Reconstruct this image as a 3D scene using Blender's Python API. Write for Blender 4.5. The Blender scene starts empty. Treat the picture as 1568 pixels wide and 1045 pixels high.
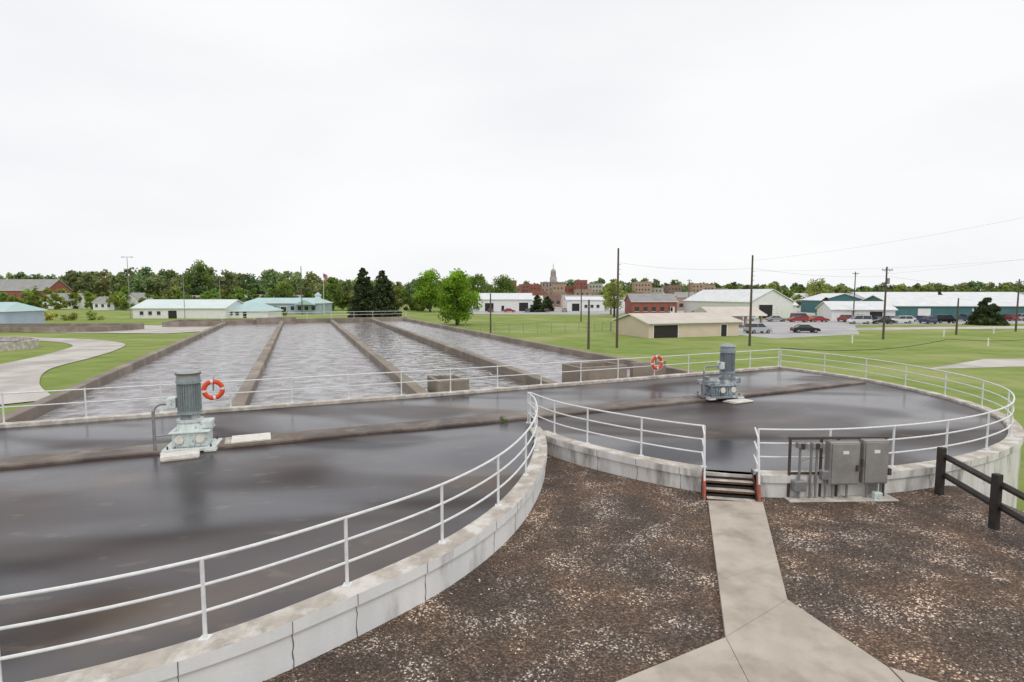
import bpy, math, random
import numpy as np
from mathutils import Vector, Matrix
random.seed(7); rng=np.random.default_rng(7)
S=bpy.context.scene
COL=S.collection
GZ=-1.9
# ------------------------------------------------------------------ materials
def nn(nt,t,**k):
    n=nt.nodes.new(t)
    for a,b in k.items(): setattr(n,a,b)
    return n
def mat(name,c1,c2=None,scale=3.0,rough=.8,rough2=None,bump=0,bscale=None,metal=0,detail=6,c3=None,s3=.5,stretch=None,attr=None,spec=None,lo=.35,hi=.65,bdist=.02,c3r=(.48,.62)):
    m=bpy.data.materials.new(name); m.use_nodes=True
    nt=m.node_tree; b=nt.nodes['Principled BSDF']
    b.inputs['Metallic'].default_value=metal
    if spec is not None: b.inputs['Specular IOR Level'].default_value=spec
    geo=nn(nt,'ShaderNodeNewGeometry'); vec=geo.outputs['Position']
    if stretch:
        mp=nn(nt,'ShaderNodeMapping'); mp.inputs['Scale'].default_value=stretch
        nt.links.new(vec,mp.inputs['Vector']); vec2=mp.outputs[0]
    else: vec2=vec
    def noise(sc,v,det=detail):
        n=nn(nt,'ShaderNodeTexNoise'); n.inputs['Scale'].default_value=sc; n.inputs['Detail'].default_value=det
        n.inputs['Roughness'].default_value=.62
        nt.links.new(v,n.inputs['Vector']); return n.outputs['Fac']
    def mr(s,a,b_,c,d):
        n=nn(nt,'ShaderNodeMapRange'); n.inputs[1].default_value=a;n.inputs[2].default_value=b_;n.inputs[3].default_value=c;n.inputs[4].default_value=d
        nt.links.new(s,n.inputs[0]); return n.outputs[0]
    def mix(f,a,b_,mode='MIX'):
        n=nn(nt,'ShaderNodeMix',data_type='RGBA',blend_type=mode)
        if isinstance(f,float): n.inputs[0].default_value=f
        else: nt.links.new(f,n.inputs[0])
        for i,x in ((6,a),(7,b_)):
            if isinstance(x,tuple): n.inputs[i].default_value=(*x[:3],1)
            else: nt.links.new(x,n.inputs[i])
        return n.outputs[2]
    if c2 is None: c2=tuple(x*.8 for x in c1)
    f=noise(scale,vec2); col=mix(mr(f,lo,hi,0,1),c1,c2)
    if c3 is not None:
        g=noise(s3,vec2,8); col=mix(mr(g,c3r[0],c3r[1],0,1),col,c3)
    if attr:
        a=nn(nt,'ShaderNodeAttribute',attribute_name=attr); col=mix(1.0,col,a.outputs['Color'],'MULTIPLY')
    nt.links.new(col,b.inputs['Base Color'])
    if rough2 is not None:
        r=noise(scale*.6+.17,vec2); nt.links.new(mr(r,.38,.62,rough,rough2),b.inputs['Roughness'])
    else: b.inputs['Roughness'].default_value=rough
    if bump:
        bn=nn(nt,'ShaderNodeBump'); bn.inputs['Strength'].default_value=bump; bn.inputs['Distance'].default_value=bdist
        nt.links.new(noise(bscale or scale*4,vec),bn.inputs['Height']); nt.links.new(bn.outputs[0],b.inputs['Normal'])
    return m
m_rail=mat('white_rail_paint',(.80,.80,.80),(.66,.67,.68),8,rough=.45)
m_rust=mat('rusty_red_paint',(.55,.13,.08),(.3,.1,.07),12,rough=.7)
m_wall=mat('painted_wall',(.80,.80,.79),(.70,.70,.69),1.6,rough=.85,bump=.3,bscale=14,c3=(.40,.38,.36),s3=1.3,stretch=(1,1,.3),c3r=(.56,.72))
m_wall2=mat('stained_wall',(.76,.75,.73),(.57,.55,.53),1.8,rough=.85,bump=.3,bscale=14,c3=(.28,.26,.24),s3=2.2,stretch=(1,1,.22),c3r=(.50,.66))
m_cap=mat('cap_concrete',(.53,.48,.42),(.38,.34,.29),3,rough=.9,bump=.4,bscale=25,c3=(.66,.63,.58),s3=2)
m_basin=mat('basin_concrete',(.27,.225,.18),(.19,.16,.13),.5,rough=.9,bump=.3,bscale=10,c3=(.33,.28,.23),s3=.4)
m_beam=mat('beam_concrete',(.13,.092,.068),(.07,.05,.04),.7,rough=.6,rough2=.38,bump=.2,bscale=20,c3=(.20,.16,.125),s3=.8)
m_path=mat('path_concrete',(.50,.44,.37),(.40,.35,.29),1.5,rough=.9,bump=.3,bscale=30,c3=(.29,.245,.20),s3=1.1,c3r=(.48,.7))
m_drive=mat('drive_concrete',(.58,.54,.50),(.46,.42,.39),.3,rough=.95,c3=(.38,.35,.32),s3=.15)
m_lot=mat('pale_asphalt',(.46,.45,.44),(.34,.33,.33),.12,rough=.95)
m_grass=mat('grass',(.25,.31,.085),(.175,.24,.058),.35,rough=.95,bump=.5,bscale=9,c3=(.33,.35,.14),s3=.09,spec=.1,bdist=.1,c3r=(.46,.66))
m_steel=mat('galvanised_steel',(.36,.36,.37),(.26,.26,.27),5,rough=.4,metal=.5)
m_panel=mat('panel_steel',(.36,.34,.33),(.28,.27,.26),3,rough=.45,metal=.3)
m_dsteel=mat('dark_steel',(.05,.045,.04),(.09,.06,.045),8,rough=.6)
m_rusty=mat('brown_rust',(.15,.07,.04),(.09,.05,.035),10,rough=.8)
m_gear=mat('gearbox_paint',(.70,.76,.74),(.52,.58,.56),7,rough=.5,c3=(.28,.26,.22),s3=5,c3r=(.56,.66))
m_gear2=mat('gearbox_grey',(.25,.29,.32),(.15,.17,.19),7,rough=.5,c3=(.5,.53,.53),s3=3)
m_motor=mat('motor_paint',(.33,.38,.38),(.25,.29,.29),9,rough=.45)
m_motor2=mat('motor_grey',(.30,.35,.38),(.23,.27,.30),9,rough=.45)
m_pad=mat('white_pad',(.78,.76,.70),(.6,.57,.51),6,rough=.8)
m_orange=mat('ring_orange',(.80,.09,.025),(.68,.07,.02),10,rough=.5)
m_white=mat('white_plain',(.80,.80,.79),(.73,.73,.72),1,rough=.7)
m_blackwood=mat('black_wood',(.025,.02,.018),(.045,.035,.03),6,rough=.7,bump=.3,bscale=30)
m_pole=mat('pole_wood',(.13,.10,.08),(.08,.065,.05),4,rough=.9)
m_wire=mat('wire_black',(.03,.03,.03),None,3,rough=.6)
m_glass=mat('window_glass',(.03,.04,.05),(.05,.06,.07),.6,rough=.12)
m_dark=mat('dark_opening',(.035,.03,.028),None,2,rough=.9)
m_brick=mat('brick_red',(.34,.12,.085),(.26,.09,.07),1.0,rough=.9)  # brick tones brightened, some distance haze put into the colour
m_brick2=mat('brick_tan',(.45,.31,.24),(.36,.25,.2),1.0,rough=.9)
m_brick3=mat('brick_brown',(.30,.18,.14),(.24,.15,.12),1.0,rough=.9)
m_groof=mat('grey_roof',(.33,.32,.31),(.25,.25,.24),.4,rough=.8)
m_wroof=mat('white_metal_roof',(.74,.75,.76),(.62,.64,.65),.5,rough=.45)
m_broof=mat('beige_roof',(.62,.55,.48),(.53,.47,.41),.5,rough=.7)
m_beige=mat('beige_siding',(.70,.58,.47),(.63,.52,.42),.6,rough=.75)
m_troof=mat('teal_roof',(.36,.53,.53),(.46,.60,.59),.5,rough=.5)
m_pteal=mat('pale_teal_roof',(.66,.73,.72),(.58,.67,.66),.4,rough=.5)
m_dteal=mat('dark_teal_siding',(.06,.17,.17),(.045,.14,.14),.5,rough=.6)
m_bluegrey=mat('bluegrey_siding',(.38,.47,.52),(.32,.41,.46),.5,rough=.7)
m_bark=mat('bark',(.09,.065,.05),(.05,.04,.03),4,rough=.95)
m_stone=mat('courthouse_stone',(.46,.42,.39),(.37,.34,.32),.3,rough=.9)
m_crack=mat('wall_crack',(.10,.09,.08),(.2,.18,.16),6,rough=.9)
def foliage(name,c1,c2):
    m=mat(name,c1,c2,.5,rough=.75,attr='Col',spec=.15)
    nt=m.node_tree; b=nt.nodes['Principled BSDF']; src=b.inputs['Base Color'].links[0].from_socket
    tr=nn(nt,'ShaderNodeBsdfTranslucent'); nt.links.new(src,tr.inputs['Color'])
    ms=nn(nt,'ShaderNodeMixShader'); ms.inputs[0].default_value=.35
    nt.links.new(b.outputs[0],ms.inputs[1]); nt.links.new(tr.outputs[0],ms.inputs[2])
    nt.links.new(ms.outputs[0],nt.nodes['Material Output'].inputs['Surface']); return m
m_leaf=foliage('leaf_green',(.22,.31,.085),(.16,.24,.06))
m_leafb=foliage('leaf_bright',(.26,.42,.045),(.18,.33,.035))
m_leafy=foliage('leaf_yellowgreen',(.38,.43,.14),(.30,.35,.11))
m_con=foliage('conifer_green',(.085,.115,.055),(.065,.09,.045))
m_far=foliage('far_leaf_hazed',(.25,.32,.17),(.19,.26,.135))  # paler leaf colour, distance haze painted into the albedo

def special_gravel():
    m=bpy.data.materials.new('gravel_stones'); m.use_nodes=True; nt=m.node_tree; b=nt.nodes['Principled BSDF']
    geo=nn(nt,'ShaderNodeNewGeometry'); V=geo.outputs['Position']
    vo=nn(nt,'ShaderNodeTexVoronoi'); vo.inputs['Scale'].default_value=38; nt.links.new(V,vo.inputs['Vector'])
    sep=nn(nt,'ShaderNodeSeparateColor'); nt.links.new(vo.outputs['Color'],sep.inputs[0])
    n3=nn(nt,'ShaderNodeTexNoise'); n3.inputs['Scale'].default_value=1.1; n3.inputs['Detail'].default_value=6; nt.links.new(V,n3.inputs['Vector'])
    m3=nn(nt,'ShaderNodeMapRange'); m3.inputs[1].default_value=.35; m3.inputs[2].default_value=.65; m3.inputs[3].default_value=-.24; m3.inputs[4].default_value=.10; nt.links.new(n3.outputs['Fac'],m3.inputs[0])
    ad=nn(nt,'ShaderNodeMath',operation='ADD'); nt.links.new(sep.outputs[0],ad.inputs[0]); nt.links.new(m3.outputs[0],ad.inputs[1])
    cr=nn(nt,'ShaderNodeValToRGB'); e=cr.color_ramp.elements
    e[0].position=0;e[0].color=(.045,.034,.027,1); e[1].position=1;e[1].color=(.78,.74,.70,1)
    for p,c in ((.40,(.085,.064,.05)),(.70,(.15,.115,.09)),(.86,(.24,.20,.17)),(.93,(.5,.46,.43))):
        x=e.new(p); x.color=(*c,1)
    nt.links.new(ad.outputs[0],cr.inputs[0])
    no=nn(nt,'ShaderNodeTexNoise'); no.inputs['Scale'].default_value=.6; no.inputs['Detail'].default_value=9; nt.links.new(V,no.inputs['Vector'])
    mr=nn(nt,'ShaderNodeMapRange'); mr.inputs[1].default_value=.42; mr.inputs[2].default_value=.64; nt.links.new(no.outputs['Fac'],mr.inputs[0])
    mx=nn(nt,'ShaderNodeMix',data_type='RGBA',blend_type='MULTIPLY'); mx.inputs[0].default_value=1
    tint=nn(nt,'ShaderNodeMix',data_type='RGBA'); tint.inputs[6].default_value=(.98,.89,.82,1); tint.inputs[7].default_value=(1.6,1.28,1.02,1)
    nt.links.new(mr.outputs[0],tint.inputs[0]); nt.links.new(cr.outputs[0],mx.inputs[6]); nt.links.new(tint.outputs[2],mx.inputs[7])
    nt.links.new(mx.outputs[2],b.inputs['Base Color']); b.inputs['Roughness'].default_value=.75
    bp=nn(nt,'ShaderNodeBump'); bp.inputs['Strength'].default_value=1; bp.inputs['Distance'].default_value=.03; bp.invert=True
    nt.links.new(vo.outputs['Distance'],bp.inputs['Height']); nt.links.new(bp.outputs[0],b.inputs['Normal'])
    return m
m_gravel=special_gravel()
def water_mat(name,calm):
    m=bpy.data.materials.new(name); m.use_nodes=True; nt=m.node_tree; b=nt.nodes['Principled BSDF']
    geo=nn(nt,'ShaderNodeNewGeometry'); V=geo.outputs['Position']
    n1=nn(nt,'ShaderNodeTexNoise'); n1.inputs['Scale'].default_value=.9 if calm else 1.8; n1.inputs['Detail'].default_value=3 if calm else 7; n1.inputs['Roughness'].default_value=.5 if calm else .62
    n1.inputs['Distortion'].default_value=.8 if calm else .3
    nt.links.new(V,n1.inputs['Vector'])
    n2=nn(nt,'ShaderNodeTexNoise'); n2.inputs['Scale'].default_value=1.0; n2.inputs['Detail'].default_value=10; n2.inputs['Roughness'].default_value=.7; n2.inputs['Distortion'].default_value=.15; nt.links.new(V,n2.inputs['Vector'])
    cr=nn(nt,'ShaderNodeMapRange'); cr.inputs[1].default_value=.38; cr.inputs[2].default_value=.58; nt.links.new(n2.outputs['Fac'],cr.inputs[0])
    mx=nn(nt,'ShaderNodeMix',data_type='RGBA'); nt.links.new(cr.outputs[0],mx.inputs[0])
    mx.inputs[6].default_value=(.06,.05,.05,1) if calm else (.14,.128,.13,1); mx.inputs[7].default_value=(.20,.18,.18,1) if calm else (.46,.44,.46,1)
    nt.links.new(mx.outputs[2],b.inputs['Base Color']); b.inputs['Roughness'].default_value=.06 if calm else .12
    bp=nn(nt,'ShaderNodeBump'); bp.inputs['Strength'].default_value=1; bp.inputs['Distance'].default_value=.13 if calm else .10
    nt.links.new(n1.outputs['Fac'],bp.inputs['Height']); nt.links.new(bp.outputs[0],b.inputs['Normal'])
    return m
m_water=water_mat('aerated_water',False); m_calm=water_mat('rippled_water',True)
def deck_mat():
    m=bpy.data.materials.new('wet_deck'); m.use_nodes=True; nt=m.node_tree; b=nt.nodes['Principled BSDF']
    geo=nn(nt,'ShaderNodeNewGeometry'); V0=geo.outputs['Position']
    mp=nn(nt,'ShaderNodeMapping'); mp.inputs['Rotation'].default_value=(0,0,-.4); mp.inputs['Scale'].default_value=(.6,1.1,1); nt.links.new(V0,mp.inputs['Vector']); V=mp.outputs[0]
    def noise(s,d,dist=0,vec=V,off=0):
        n=nn(nt,'ShaderNodeTexNoise'); n.inputs['Scale'].default_value=s; n.inputs['Detail'].default_value=d; n.inputs['Distortion'].default_value=dist
        if off:
            o_=nn(nt,'ShaderNodeVectorMath',operation='ADD'); o_.inputs[1].default_value=(off,off*.7,0); nt.links.new(vec,o_.inputs[0]); vec=o_.outputs[0]
        nt.links.new(vec,n.inputs['Vector']); return n.outputs['Fac']
    def mr(s,a,b_,c,d):
        n=nn(nt,'ShaderNodeMapRange',interpolation_type='SMOOTHSTEP'); n.inputs[1].default_value=a;n.inputs[2].default_value=b_;n.inputs[3].default_value=c;n.inputs[4].default_value=d
        nt.links.new(s,n.inputs[0]); return n.outputs[0]
    def mix(f,a,b_):
        n=nn(nt,'ShaderNodeMix',data_type='RGBA'); nt.links.new(f,n.inputs[0])
        for i,x in ((6,a),(7,b_)):
            if isinstance(x,tuple): n.inputs[i].default_value=(*x,1)
            else: nt.links.new(x,n.inputs[i])
        return n.outputs[2]
    wet=mr(noise(.2,1.2,.7),.36,.60,0,1)
    c=mix(wet,(.046,.033,.028),(.024,.0235,.032))
    c=mix(mr(noise(.3,5,0,V,13),.52,.70,0,.62),c,(.115,.080,.052))
    c=mix(mr(noise(2.2,12,0,V,5),.60,.70,0,.35),c,(.18,.135,.09))
    nt.links.new(c,b.inputs['Base Color'])
    nt.links.new(mr(wet,0,1,.48,.20),b.inputs['Roughness'])
    nt.links.new(mr(noise(.26,1,.8,V,31),.36,.62,.10,1.0),b.inputs['Specular IOR Level'])
    b.inputs['Specular Tint'].default_value=(.96,.94,1,1)
    bp=nn(nt,'ShaderNodeBump'); bp.inputs['Strength'].default_value=.1; bp.inputs['Distance'].default_value=.01
    nt.links.new(noise(18,5,0,V0),bp.inputs['Height']); nt.links.new(bp.outputs[0],b.inputs['Normal'])
    return m
m_deck=deck_mat()

# ------------------------------------------------------------------ builders
class Part:
    def __init__(s): s.v=[]; s.f=[]
    def add(s,vs,fs):
        o=len(s.v); s.v+= [tuple(v) for v in vs]; s.f+=[tuple(o+i for i in f) for f in fs]
class Obj:
    def __init__(s,name,loc=(0,0,0),rot=0,single=False,scale=1):
        s.name=name; s.loc=loc; s.rot=rot; s.parts={}; s.single=single; s.scale=scale
    def p(s,part,m,smooth=False,bevel=0):
        if part not in s.parts: s.parts[part]=(Part(),m,smooth,bevel)
        return s.parts[part][0]
    def box(s,part,m,c,d,rz=0,bevel=0,top=None):
        P=s.p(part,m,False,bevel); x,y,z=d[0]/2,d[1]/2,d[2]/2; tx,ty=top if top else (1,1)
        vs=[]
        for sx,sy,sz in ((-1,-1,-1),(1,-1,-1),(1,1,-1),(-1,1,-1),(-1,-1,1),(1,-1,1),(1,1,1),(-1,1,1)):
            X,Y=sx*x*(tx if sz>0 else 1),sy*y*(ty if sz>0 else 1)
            vs.append((c[0]+X*math.cos(rz)-Y*math.sin(rz),c[1]+X*math.sin(rz)+Y*math.cos(rz),c[2]+sz*z))
        P.add(vs,[(0,3,2,1),(4,5,6,7),(0,1,5,4),(1,2,6,5),(2,3,7,6),(3,0,4,7)])
    def cyl(s,part,m,a,b,r,n=10,r2=None,caps=True):
        P=s.p(part,m,True); a=Vector(a);b=Vector(b); d=(b-a)
        if d.length<1e-6: return
        d.normalize(); u=d.orthogonal().normalized(); w=d.cross(u); r2=r if r2 is None else r2
        vs=[]
        for q,rr in ((a,r),(b,r2)):
            for i in range(n):
                t=2*math.pi*i/n; vs.append(q+(u*math.cos(t)+w*math.sin(t))*rr)
        fs=[(i,(i+1)%n,n+(i+1)%n,n+i) for i in range(n)]
        if caps: fs+=[tuple(range(n-1,-1,-1)),tuple(range(n,2*n))]
        P.add(vs,fs)
    def pipe(s,part,m,pts,r,n=8):
        for a,b in zip(pts,pts[1:]): s.cyl(part,m,a,b,r,n)
    def poly(s,part,m,pts,faces=None,smooth=False):
        s.p(part,m,smooth).add(pts,faces or [tuple(range(len(pts)))])
    def done(s):
        par=None
        if not s.single:
            par=bpy.data.objects.new(s.name,None); COL.objects.link(par); par.location=s.loc; par.rotation_euler=(0,0,s.rot); par.empty_display_size=.2; par.scale=(s.scale,)*3
        for k,(P,m,sm,bv) in s.parts.items():
            me=bpy.data.meshes.new(k); me.from_pydata(P.v,[],P.f); me.materials.append(m)
            if sm:
                for q in me.polygons: q.use_smooth=True
                try: me.set_sharp_from_angle(angle=math.radians(40))
                except Exception: pass
            o=bpy.data.objects.new(s.name if s.single else k,me); COL.objects.link(o)
            if s.single: o.location=s.loc; o.rotation_euler=(0,0,s.rot)
            else: o.parent=par
            if bv:
                b=o.modifiers.new('b','BEVEL'); b.width=bv; b.segments=2; b.limit_method='ANGLE'
        return par
def fast_mesh(name,V,F,mat_,cols=None,parent=None):
    me=bpy.data.meshes.new(name); n=len(V); m,k=F.shape
    me.vertices.add(n); me.vertices.foreach_set('co',V.astype(np.float32).ravel())
    me.loops.add(m*k); me.loops.foreach_set('vertex_index',F.astype(np.int32).ravel())
    me.polygons.add(m); me.polygons.foreach_set('loop_start',np.arange(0,m*k,k,dtype=np.int32))
    me.update(calc_edges=True)
    if cols is not None:
        a=me.color_attributes.new('Col','FLOAT_COLOR','POINT'); c=np.ones((n,4),np.float32); c[:,:3]=cols; a.data.foreach_set('color',c.ravel())
    me.materials.append(mat_)
    o=bpy.data.objects.new(name,me); COL.objects.link(o)
    if parent: o.parent=parent
    return o
def ss(a,b,x):
    t=np.clip((np.asarray(x,float)-a)/(b-a),0,1); return t*t*(3-2*t)
def H(x,y):
    side=x+0.4*(y-20)
    left=-0.15-1.75*ss(30,130,y)
    right=-1.9*np.maximum(ss(11.2,16.5,x),ss(22,32,y))
    w=ss(-10,5,side)
    return left*(1-w)+right*w
# ------------------------------------------------------------------ ground
def axis(a,b,step,far):
    c=list(np.arange(a,b+.01,step)); l=[];x=a;s=step
    while x>-far: s*=1.35; x-=s; l.append(x)
    r=[];x=b;s=step
    while x<far: s*=1.35; x+=s; r.append(x)
    return np.array(l[::-1]+c+r)
xs=axis(-60,60,1.5,3500); ys=axis(-12,140,1.5,3500)
XX,YY=np.meshgrid(xs,ys); ZZ=H(XX,YY)
V=np.stack([XX.ravel(),YY.ravel(),ZZ.ravel()],1); nx=len(xs); ny=len(ys)
I=(np.arange(ny-1)[:,None]*nx+np.arange(nx-1)[None,:]).ravel()
g=fast_mesh('ground',V,np.stack([I,I+1,I+nx+1,I+nx],1),m_grass)
for p in g.data.polygons: p.use_smooth=True

def grid_sheet(name,x0,x1,y0,y1,st,dz,m):
    a=np.arange(x0,x1+.01,st); b=np.arange(y0,y1+.01,st); X,Y=np.meshgrid(a,b); Z=H(X,Y)+dz
    n=len(a); I=(np.arange(len(b)-1)[:,None]*n+np.arange(n-1)[None,:]).ravel()
    return fast_mesh(name,np.stack([X.ravel(),Y.ravel(),Z.ravel()],1),np.stack([I,I+1,I+n+1,I+n],1),m)
grid_sheet('gravel_area',-9,14.5,-6,19.5,.5,.02,m_gravel)
def ribbon(name,pts,w,m,dz=.04,na=4):
    P=[Vector((x,y,0)) for x,y in pts]; out=[]
    Q=[P[0]]+P+[P[-1]]
    for i in range(1,len(Q)-2):
        for k in range(8):
            t=k/8; a,b,c,d=Q[i-1],Q[i],Q[i+1],Q[i+2]
            out.append(.5*((2*b)+(c-a)*t+(2*a-5*b+4*c-d)*t*t+(3*b-a-3*c+d)*t**3))
    out.append(P[-1]); vs=[];fs=[]
    for i,p in enumerate(out):
        d=(out[min(i+1,len(out)-1)]-out[max(i-1,0)]).normalized(); n=Vector((-d.y,d.x,0))
        for j in range(na+1):
            q=p+n*w*(j/na-.5); vs.append((q.x,q.y,float(H(q.x,q.y))+dz))
    for i in range(len(out)-1):
        for j in range(na):
            a=i*(na+1)+j; fs.append((a+1,a,a+na+1,a+na+2))
    me=bpy.data.meshes.new(name); me.from_pydata(vs,[],fs); me.materials.append(m); o=bpy.data.objects.new(name,me); COL.objects.link(o)
ribbon('driveway',[(-24,26),(-29,31),(-34,38),(-37,46),(-40.5,54),(-46,63),(-56,71),(-75,78),(-110,84)],4.6,m_drive,.05,4)
ribbon('driveway',[(-24,22),(-40,31),(-60,45),(-90,60)],6,m_drive,.06,4)
ribbon('gravel_yard',[(-140,118),(-95,112),(-52,104)],30,m_drive,.07,12)
def flat(name,pts,m,z):
    me=bpy.data.meshes.new(name); me.from_pydata([(x,y,z) for x,y in pts],[],[tuple(range(len(pts)))]); me.materials.append(m); o=bpy.data.objects.new(name,me); COL.objects.link(o)
flat('parking_lot',[(37,99),(41,88),(60,98),(76,126),(150,136),(260,150),(260,170),(120,158),(60,150),(44,124)],m_lot,GZ+.01)
flat('road',[(62,108),(140,118),(300,135),(300,141),(140,126),(70,116)],m_drive,GZ+.02)
flat('parking_lot',[(-20,195),(140,175),(330,200),(330,330),(-40,330)],m_lot,GZ+.012)
flat('gravel_patch',[(38,52),(60,56),(66,62),(50,60)],m_drive,GZ+.02)

# scattered stones (one object)
N=22000
px=rng.uniform(-6,12.5,N); py=6+ (rng.random(N)**1.4)*12.5; pz=H(px,py)+.025
def inside_L(x,y): return (x+10.7)**2+(y-16.4)**2<11.75**2
def inside_R(x,y): return (x-7.4)**2+(y-25.2)**2<11.9**2
def on_path(x,y):
    c=(13.5-y)/5.2*1.65; return ((y>7.2)&(x>4.55-c)&(x<6.2-c))|((y<=8.8)&(x>1.0)&(x<6))
k=~(inside_L(px,py)|inside_R(px,py)|on_path(px,py)); px,py,pz=px[k],py[k],pz[k]; N=len(px)
oc=np.array([[1,0,0],[0,1,0],[-1,0,0],[0,-1,0],[0,0,.8],[0,0,-.8]]); of=np.array([[0,1,4],[1,2,4],[2,3,4],[3,0,4]])
sz=rng.uniform(.007,.019,N); sc=sz[:,None]*rng.uniform(.7,1.4,(N,3)); ang=rng.uniform(0,6.28,N)
vv=oc[None]*sc[:,None,:]; ca,sa=np.cos(ang)[:,None],np.sin(ang)[:,None]
x=vv[...,0]*ca-vv[...,1]*sa; y=vv[...,0]*sa+vv[...,1]*ca
VV=np.stack([x+px[:,None],y+py[:,None],vv[...,2]+pz[:,None]],2).reshape(-1,3)
FF=(of[None]+np.arange(N)[:,None,None]*6).reshape(-1,3)
tone=rng.choice([.3,.6,1.0,2.2,4.2],N,p=[.32,.30,.20,.12,.06])[:,None]*np.array([[1.0,.93,.87]])
m_stone2=mat('loose_stones',(.16,.15,.14),(.2,.18,.16),5,rough=.8,attr='Col')
fast_mesh('loose_gravel',VV,FF,m_stone2,np.repeat(tone,6,0))

# ------------------------------------------------------------------ tanks
def smooth_path(pts,n=6):
    P=[Vector((x,y,0)) for x,y in pts]; Q=[2*P[0]-P[1]]+P+[2*P[-1]-P[-2]]; out=[]
    for i in range(1,len(Q)-2):
        for k_ in range(n):
            t=k_/n; a,b,c,d=Q[i-1],Q[i],Q[i+1],Q[i+2]
            out.append(.5*((2*b)+(c-a)*t+(2*a-5*b+4*c-d)*t*t+(3*b-a-3*c+d)*t**3))
    out.append(P[-1]); return out
LP=[(-21.8,16.5),(-21.6,12.5),(-20,9.5),(-17.5,7.0),(-14.5,5.5),(-11.2,5.0),(-8.3,5.25),(-5.76,6.05),(-3.97,7.02),(-2.52,8.36),(-1.25,9.86),(-.29,11.64),(.34,13.67),(.70,15.89),(.74,18.04),(.55,19.34)]
RP=[(.62,19.3),(1.35,17.75),(2.24,16.60),(3.55,15.33),(4.94,14.35),(6.17,14.0),(7.96,13.98),(9.8,14.35),(11.67,15.0),(13.6,16.0),(15.6,17.5),(17.4,19.7),(18.4,22),(18.85,24.5),(18.85,27),(18.5,29.5),(17.7,32),(16.4,34.5)]
def ring_wall(o,part,pts,top,m_face,m_top,bot=-2.3,wi=.09,wo=.30):
    prof=[(-wi,.42),(-wi,top-.015),(-wi+.015,top),(wo-.02,top),(wo,top-.02),(wo,top-.20),(wo-.05,top-.21),(wo-.05,bot)]
    vs=[];n=len(prof)
    for i,p in enumerate(pts):
        d=(pts[min(i+1,len(pts)-1)]-pts[max(i-1,0)]).normalized(); nrm=Vector((d.y,-d.x,0))
        for a,z in prof:
            q=p+nrm*a; vs.append((q.x,q.y,z))
    ft=[];fw=[]
    for i in range(len(pts)-1):
        for j in range(n-1):
            a=i*n+j; (ft if j<4 else fw).append((a,a+1,a+n+1,a+n))
    o.p(part+'_cap',m_top).add(vs,ft); o.p(part+'_face',m_face).add(vs,fw)
    for e in (0,len(pts)-1): o.poly(part+'_ends',m_top,vs[e*n:(e+1)*n])
lp=smooth_path(LP); rp=smooth_path(RP)
tank=Obj('clarifier_tank')
ring_wall(tank,'left_wall',lp[:-3],.60,m_wall,m_cap)
gi=24
ring_wall(tank,'right_wall_a',rp[4:gi+1],.603,m_wall2,m_cap)
ring_wall(tank,'right_wall',rp[gi+6:],.603,m_wall2,m_cap)
far=[(-24,16.1),(-17.3,19),(-10.9,21.75),(-2.7,25.3),(1.5,27.3),(5.6,29.2),(16.4,34.5)]
dk=[(p.x,p.y,.5) for p in lp]+[(p.x,p.y,.5) for p in rp[1:]]+[(x,y,.5) for x,y in far[::-1][1:]]
tank.poly('deck',m_deck,dk)
bc=[(-22.5,11.4),(-13.85,15.05),(-6,18.35),(-.5,20.7),(7.8,24.5),(17.6,29.3)]
def strip(o,part,m,pts,w,z0,z1,off=0,bev=.02):
    P=[Vector((x,y,0)) for x,y in pts]; vs=[];fs=[]
    for i,p in enumerate(P):
        d=(P[min(i+1,len(P)-1)]-P[max(i-1,0)]).normalized(); n=Vector((-d.y,d.x,0))
        for a,z in ((-w/2,z0),(-w/2,z1-bev),(-w/2+bev,z1),(w/2-bev,z1),(w/2,z1-bev),(w/2,z0)):
            q=p+n*(a+off); vs.append((q.x,q.y,z))
    k=6
    for i in range(len(P)-1):
        for j in range(k-1):
            a=i*k+j; fs.append((a,a+k,a+k+1,a+1))
    fs+=[tuple(range(k-1,-1,-1)),tuple(len(vs)-k+j for j in range(k))]
    o.p(part,m).add([(v[0],v[1],v[2]) for v in vs],[f[::-1] for f in fs])
strip(tank,'beam',m_beam,bc,1.0,.4,.60,off=-.3,bev=.04)
strip(tank,'cross_wall',m_cap,far,.34,-2.2,.63,off=.17)
def crack(pts,idx,top,wo=.25):
    p=pts[idx]; d=(pts[idx+1]-pts[idx-1]).normalized(); nrm=Vector((d.y,-d.x,0)); vs=[]; K=9; off=0
    for k in range(K+1):
        z=top-.215-(k/K)*.62; off+=random.uniform(-.018,.018); wd=random.uniform(.004,.011)
        for sgn in (-1,1):
            q=p+nrm*(wo+.004)+d*(off+sgn*wd); vs.append((q.x,q.y,z))
    tank.poly('cracks',m_crack,vs,[(2*k,2*k+1,2*k+3,2*k+2) for k in range(K)])
    q=p+nrm*.305; vs=[(q.x+d.x*s_*.006,q.y+d.y*s_*.006,z) for z in (top-.02,top-.2) for s_ in (-1,1)]
    tank.poly('cracks',m_crack,vs,[(0,1,3,2)])
for k in range(38,84,4): crack(lp,k+random.choice([0,1,2]),.60)
for k in (7,11,14,18,22,34,39,45,52,57,63): crack(rp,k,.603)
tank.done()
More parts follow.
